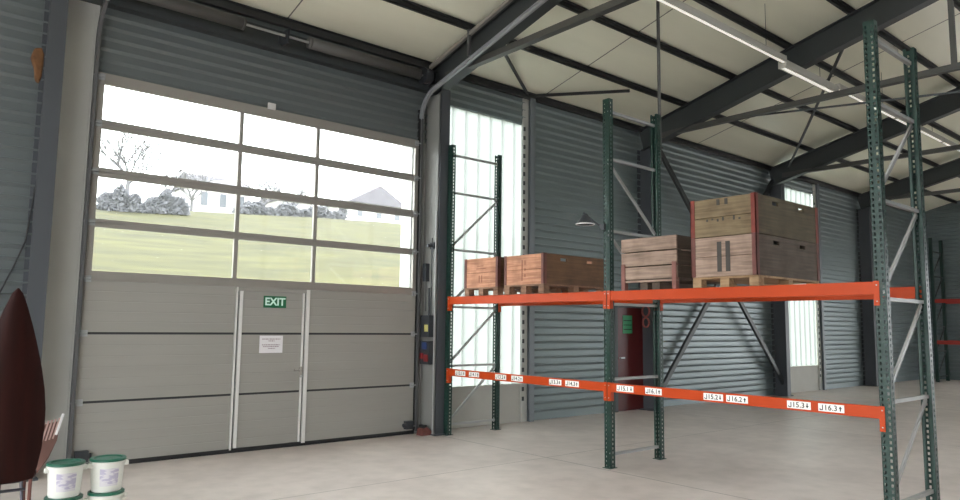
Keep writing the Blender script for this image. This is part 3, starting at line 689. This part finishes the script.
# slatted chair
r = tag(empty('slatted_chair', (.98, -2.45, 0)), 'pinkish-brown slatted chair half hidden behind the pointed chair', 'chair')
MB().prism([(x, -2.42, z) for x, z in [(.86, .44), (1.07, .44), (1.135, .54), (1.185, .67), (1.205, .82), (1.10, .80), (.98, .72), (.88, .58)]], (0, .025, 0)).build('shell', M['pinkd'], r, False, .008)
for k in range(6): MB().bar((1.03+.024*k, -2.435, .66+.006*k), (1.065+.024*k, -2.445, .815+.006*k), .010, .014, (0, 1, 0)).build('slat', M['pink'], r)
MB().bar((1.168, -2.445, .72), (1.208, -2.45, .875), .016, .018, (0, 1, 0)).build('end_slat', M['white'], r)
MB().box(.80, 1.06, -2.42, -2.10, .43, .46).build('seat', M['pinkd'], r, False, .006)
for x, y in ((.83, -2.39), (1.03, -2.39), (.83, -2.13), (1.03, -2.13)): MB().tube((x, y, .44), (x, y, 0), .013, 8).build('leg', M['legr'], r)

# ------------------------------------------------------------------ outside: apron, meadow, trees, houses
struct(MB().box(-40, 70, .15, 7, -.3, -.02).box(-40, XW-4, -30, .15, -.3, -.02).box(XE+4, 70, -30, .15, -.3, -.02).build('ground', M['apron']), 'pale gravel yard outside the sectional door', 'ground')  # unseen strips past both gateways added to bounce daylight onto the roof
def crest(x): return 11.6+ .075*max(0, min(30, x-14))*(.75)
def hz(x, y):
    if y < 6: return -.05
    t = (y-6)/54.
    if y <= 60: return -.05+crest(x)*t
    return crest(x)+(y-60)*.05
b = MB(); xs = [-20+4*i for i in range(36)]; ys = [6+3*i for i in range(19)]+[70, 85, 110]
for y in ys:
    for x in xs: b.v.append(V((x, y, hz(x, y)+random.uniform(-.06, .06)*(y > 8))))
w = len(xs)
for j in range(len(ys)-1):
    for i in range(w-1): b.f.append((j*w+i, j*w+i+1, (j+1)*w+i+1, (j+1)*w+i))
struct(b.build('hill', M['grass'], None, True), 'sloping pale green meadow rising outside the door windows', 'meadow')
struct(MB().box(6.22, 6.5, .13, .39, -.02, 5.2).build('wall_outside', M['white']), 'white outside wall return seen through the rightmost door panes', 'wall')
def tree(x, y, h, spread, l, seed, dens=6, name='bare_tree'):
    rnd = random.Random(seed); z = hz(x, y)-.2
    r = tag(empty(name, (x, y, z)), l, 'tree', 'trees on the ridge outside')
    MB().tube((x, y, z), (x, y, z+h*.35), h*.028, 8, h*.02).build('trunk', M['bark'], r)
    b = MB()
    def grow(p, d, ln, rad, lev):
        q = p+d*ln; b.tube(p, q, rad, 4, rad*.6)
        if lev == 0: return
        for k in range(3 if lev > 1 else 4):
            dd = (d+V((rnd.uniform(-1, 1), rnd.uniform(-1, 1), rnd.uniform(-.35, .7)))*spread).normalized()
            grow(p+d*ln*rnd.uniform(.55, 1), dd, ln*rnd.uniform(.6, .82), rad*.6, lev-1)
    for k in range(dens):
        a = 6.283*k/dens; grow(V((x, y, z+h*rnd.uniform(.25, .36))), V((math.cos(a)*spread, math.sin(a)*spread, .9)).normalized(), h*.25, h*.012, 4)
    b.build('branches', M['bark'], r)
tree(16.3, 58, 8.6, .85, 'tallest bare tree seen through the door windows', 3, 9)
tree(20.6, 61, 5.6, .9, 'smaller bare tree standing beside the tallest bare tree', 5, 8)
tree(24.4, 66, 6.2, .9, 'bare tree in front of the far grey-roofed house', 8, 8)
tree(32.2, 66, 6.0, .95, 'round bare tree between the two houses', 9, 9)
tree(36.8, 69, 5.6, .95, 'lower bare tree near the gabled house', 12, 8)
tree(29.8, 80, 7.6, .95, 'bare tree behind the right end of the long house', 15, 8)
def hedge(x0, x1, y, h, l, seed, n=5200):
    rnd = random.Random(seed); b = MB()
    for k in range(n):
        x = rnd.uniform(x0, x1); top = h*(.75+.25*math.sin(x*1.7+seed)+.12*math.sin(x*5.1))
        p = V((x, y+rnd.uniform(-.7, .7), hz(x, y)+top*rnd.random()**.8))
        d = V((rnd.uniform(-1, 1), rnd.uniform(-1, 1), rnd.uniform(-1, 1))).normalized(); u = d.orthogonal().normalized(); r = rnd.uniform(.12, .28)
        b.poly([p-d*r, p+u*r*.7, p+d*r, p-u*r*.7], [(0, 1, 2, 3)])
    tag(b.build('hedge', M['hedge']), l, 'hedge', 'hedges along the ridge outside')
hedge(13.6, 20.6, 55.5, 1.9, 'grey-green hedge under the tallest bare tree outside', 1)
hedge(27.5, 40, 62, 1.5, 'low hedge on the ridge between the houses', 2)
def house(x0, x1, y0, y1, hw, hr, l, gable):
    z = min(hz(x0, y0), hz(x1, y0))-.3
    r = tag(empty('house', ((x0+x1)/2, (y0+y1)/2, z)), l, 'house', 'houses on the ridge outside')
    MB().box(x0, x1, y0, y1, z, z+hw).build('walls', M['hwall'], r)
    e = .35
    if gable: MB().prism([(x0-e, y0-e, z+hw), (x1+e, y0-e, z+hw), ((x0+x1)/2, y0-e, z+hw+hr)], (0, y1-y0+2*e, 0)).build('roof', M['hroof'], r)
    else: MB().prism([(x0-e, y0-e, z+hw), (x0-e, y1+e, z+hw), (x0-e, (y0+y1)/2, z+hw+hr)], (x1-x0+2*e, 0, 0)).build('roof', M['hroof'], r)
    n = 3
    for k in range(n):
        xx = x0+(x1-x0)*(k+.5)/n; MB().box(xx-.35, xx+.35, y0-.05, y0+.05, z+hw*.45, z+hw*.8).build('window', M['hwin'], r)
    xx = x0+(x1-x0)*.3; MB().box(xx-.2, xx+.2, (y0+y1)/2-.2, (y0+y1)/2+.2, z+hw+hr*.5, z+hw+hr+.4).build('chimney', M['hwall'], r)
house(26.0, 32.2, 70, 77, 4.2, 1.7, 'long pale house with grey roof seen through the middle panes', False)
house(43.0, 51.0, 66, 72, 3.0, 2.4, 'pale gabled house seen through the rightmost panes', True)
house(37.4, 41.9, 74, 80, 3.4, 1.2, 'low outbuilding beside the gabled house', False)

hm = bpy.data.materials.new('morning haze'); hm.use_nodes = True; n = hm.node_tree; n.nodes.clear()
vo = n.nodes.new('ShaderNodeVolumeScatter'); vo.inputs['Density'].default_value = HAZE; ou = n.nodes.new('ShaderNodeOutputMaterial'); n.links.new(vo.outputs[0], ou.inputs['Volume'])
hm.cycles.homogeneous_volume = True
tag(MB().box(-25, 125, 9, 112, -2, 60).build('haze', hm), 'pale haze over the meadow outside', 'haze', None, 'stuff')

# ------------------------------------------------------------------ light, camera, view
w = bpy.data.worlds.new('World'); sc.world = w; w.use_nodes = True; n = w.node_tree
bg = n.nodes['Background']; bg.inputs[0].default_value = (.95, .98, 1.0, 1); bg.inputs[1].default_value = 8.2

def camera():
    f, yaw, pt, ro, dd = 715.43, *[math.radians(a) for a in (40.282, 6.02, .726)], 8.865
    F = V((math.sin(yaw)*math.cos(pt), math.cos(yaw)*math.cos(pt), math.sin(pt))); Rr = V((math.cos(yaw), -math.sin(yaw), 0)); U = Rr.cross(F)
    R2_ = Rr*math.cos(ro)+U*math.sin(ro); U2 = -Rr*math.sin(ro)+U*math.cos(ro)
    c = bpy.data.cameras.new('Camera'); o = bpy.data.objects.new('Camera', c); COL.objects.link(o)
    c.sensor_width = 36; c.lens = f/960*36; c.clip_end = 500; c.clip_start = .05
    m = Matrix((R2_, U2, -F)).transposed().to_4x4(); m.translation = V((0, -dd, 1.6)); o.matrix_world = m; sc.camera = o
camera()
vs = sc.view_settings; vs.view_transform = 'Standard'; vs.look = 'None'; vs.gamma = 1; vs.use_curve_mapping = False; vs.exposure = 0
sc.cycles.max_bounces = 12; sc.cycles.diffuse_bounces = 8; sc.cycles.transparent_max_bounces = 16
sc.cycles.volume_bounces = 2; sc.cycles.use_denoising = True; sc.cycles.sample_clamp_indirect = 6
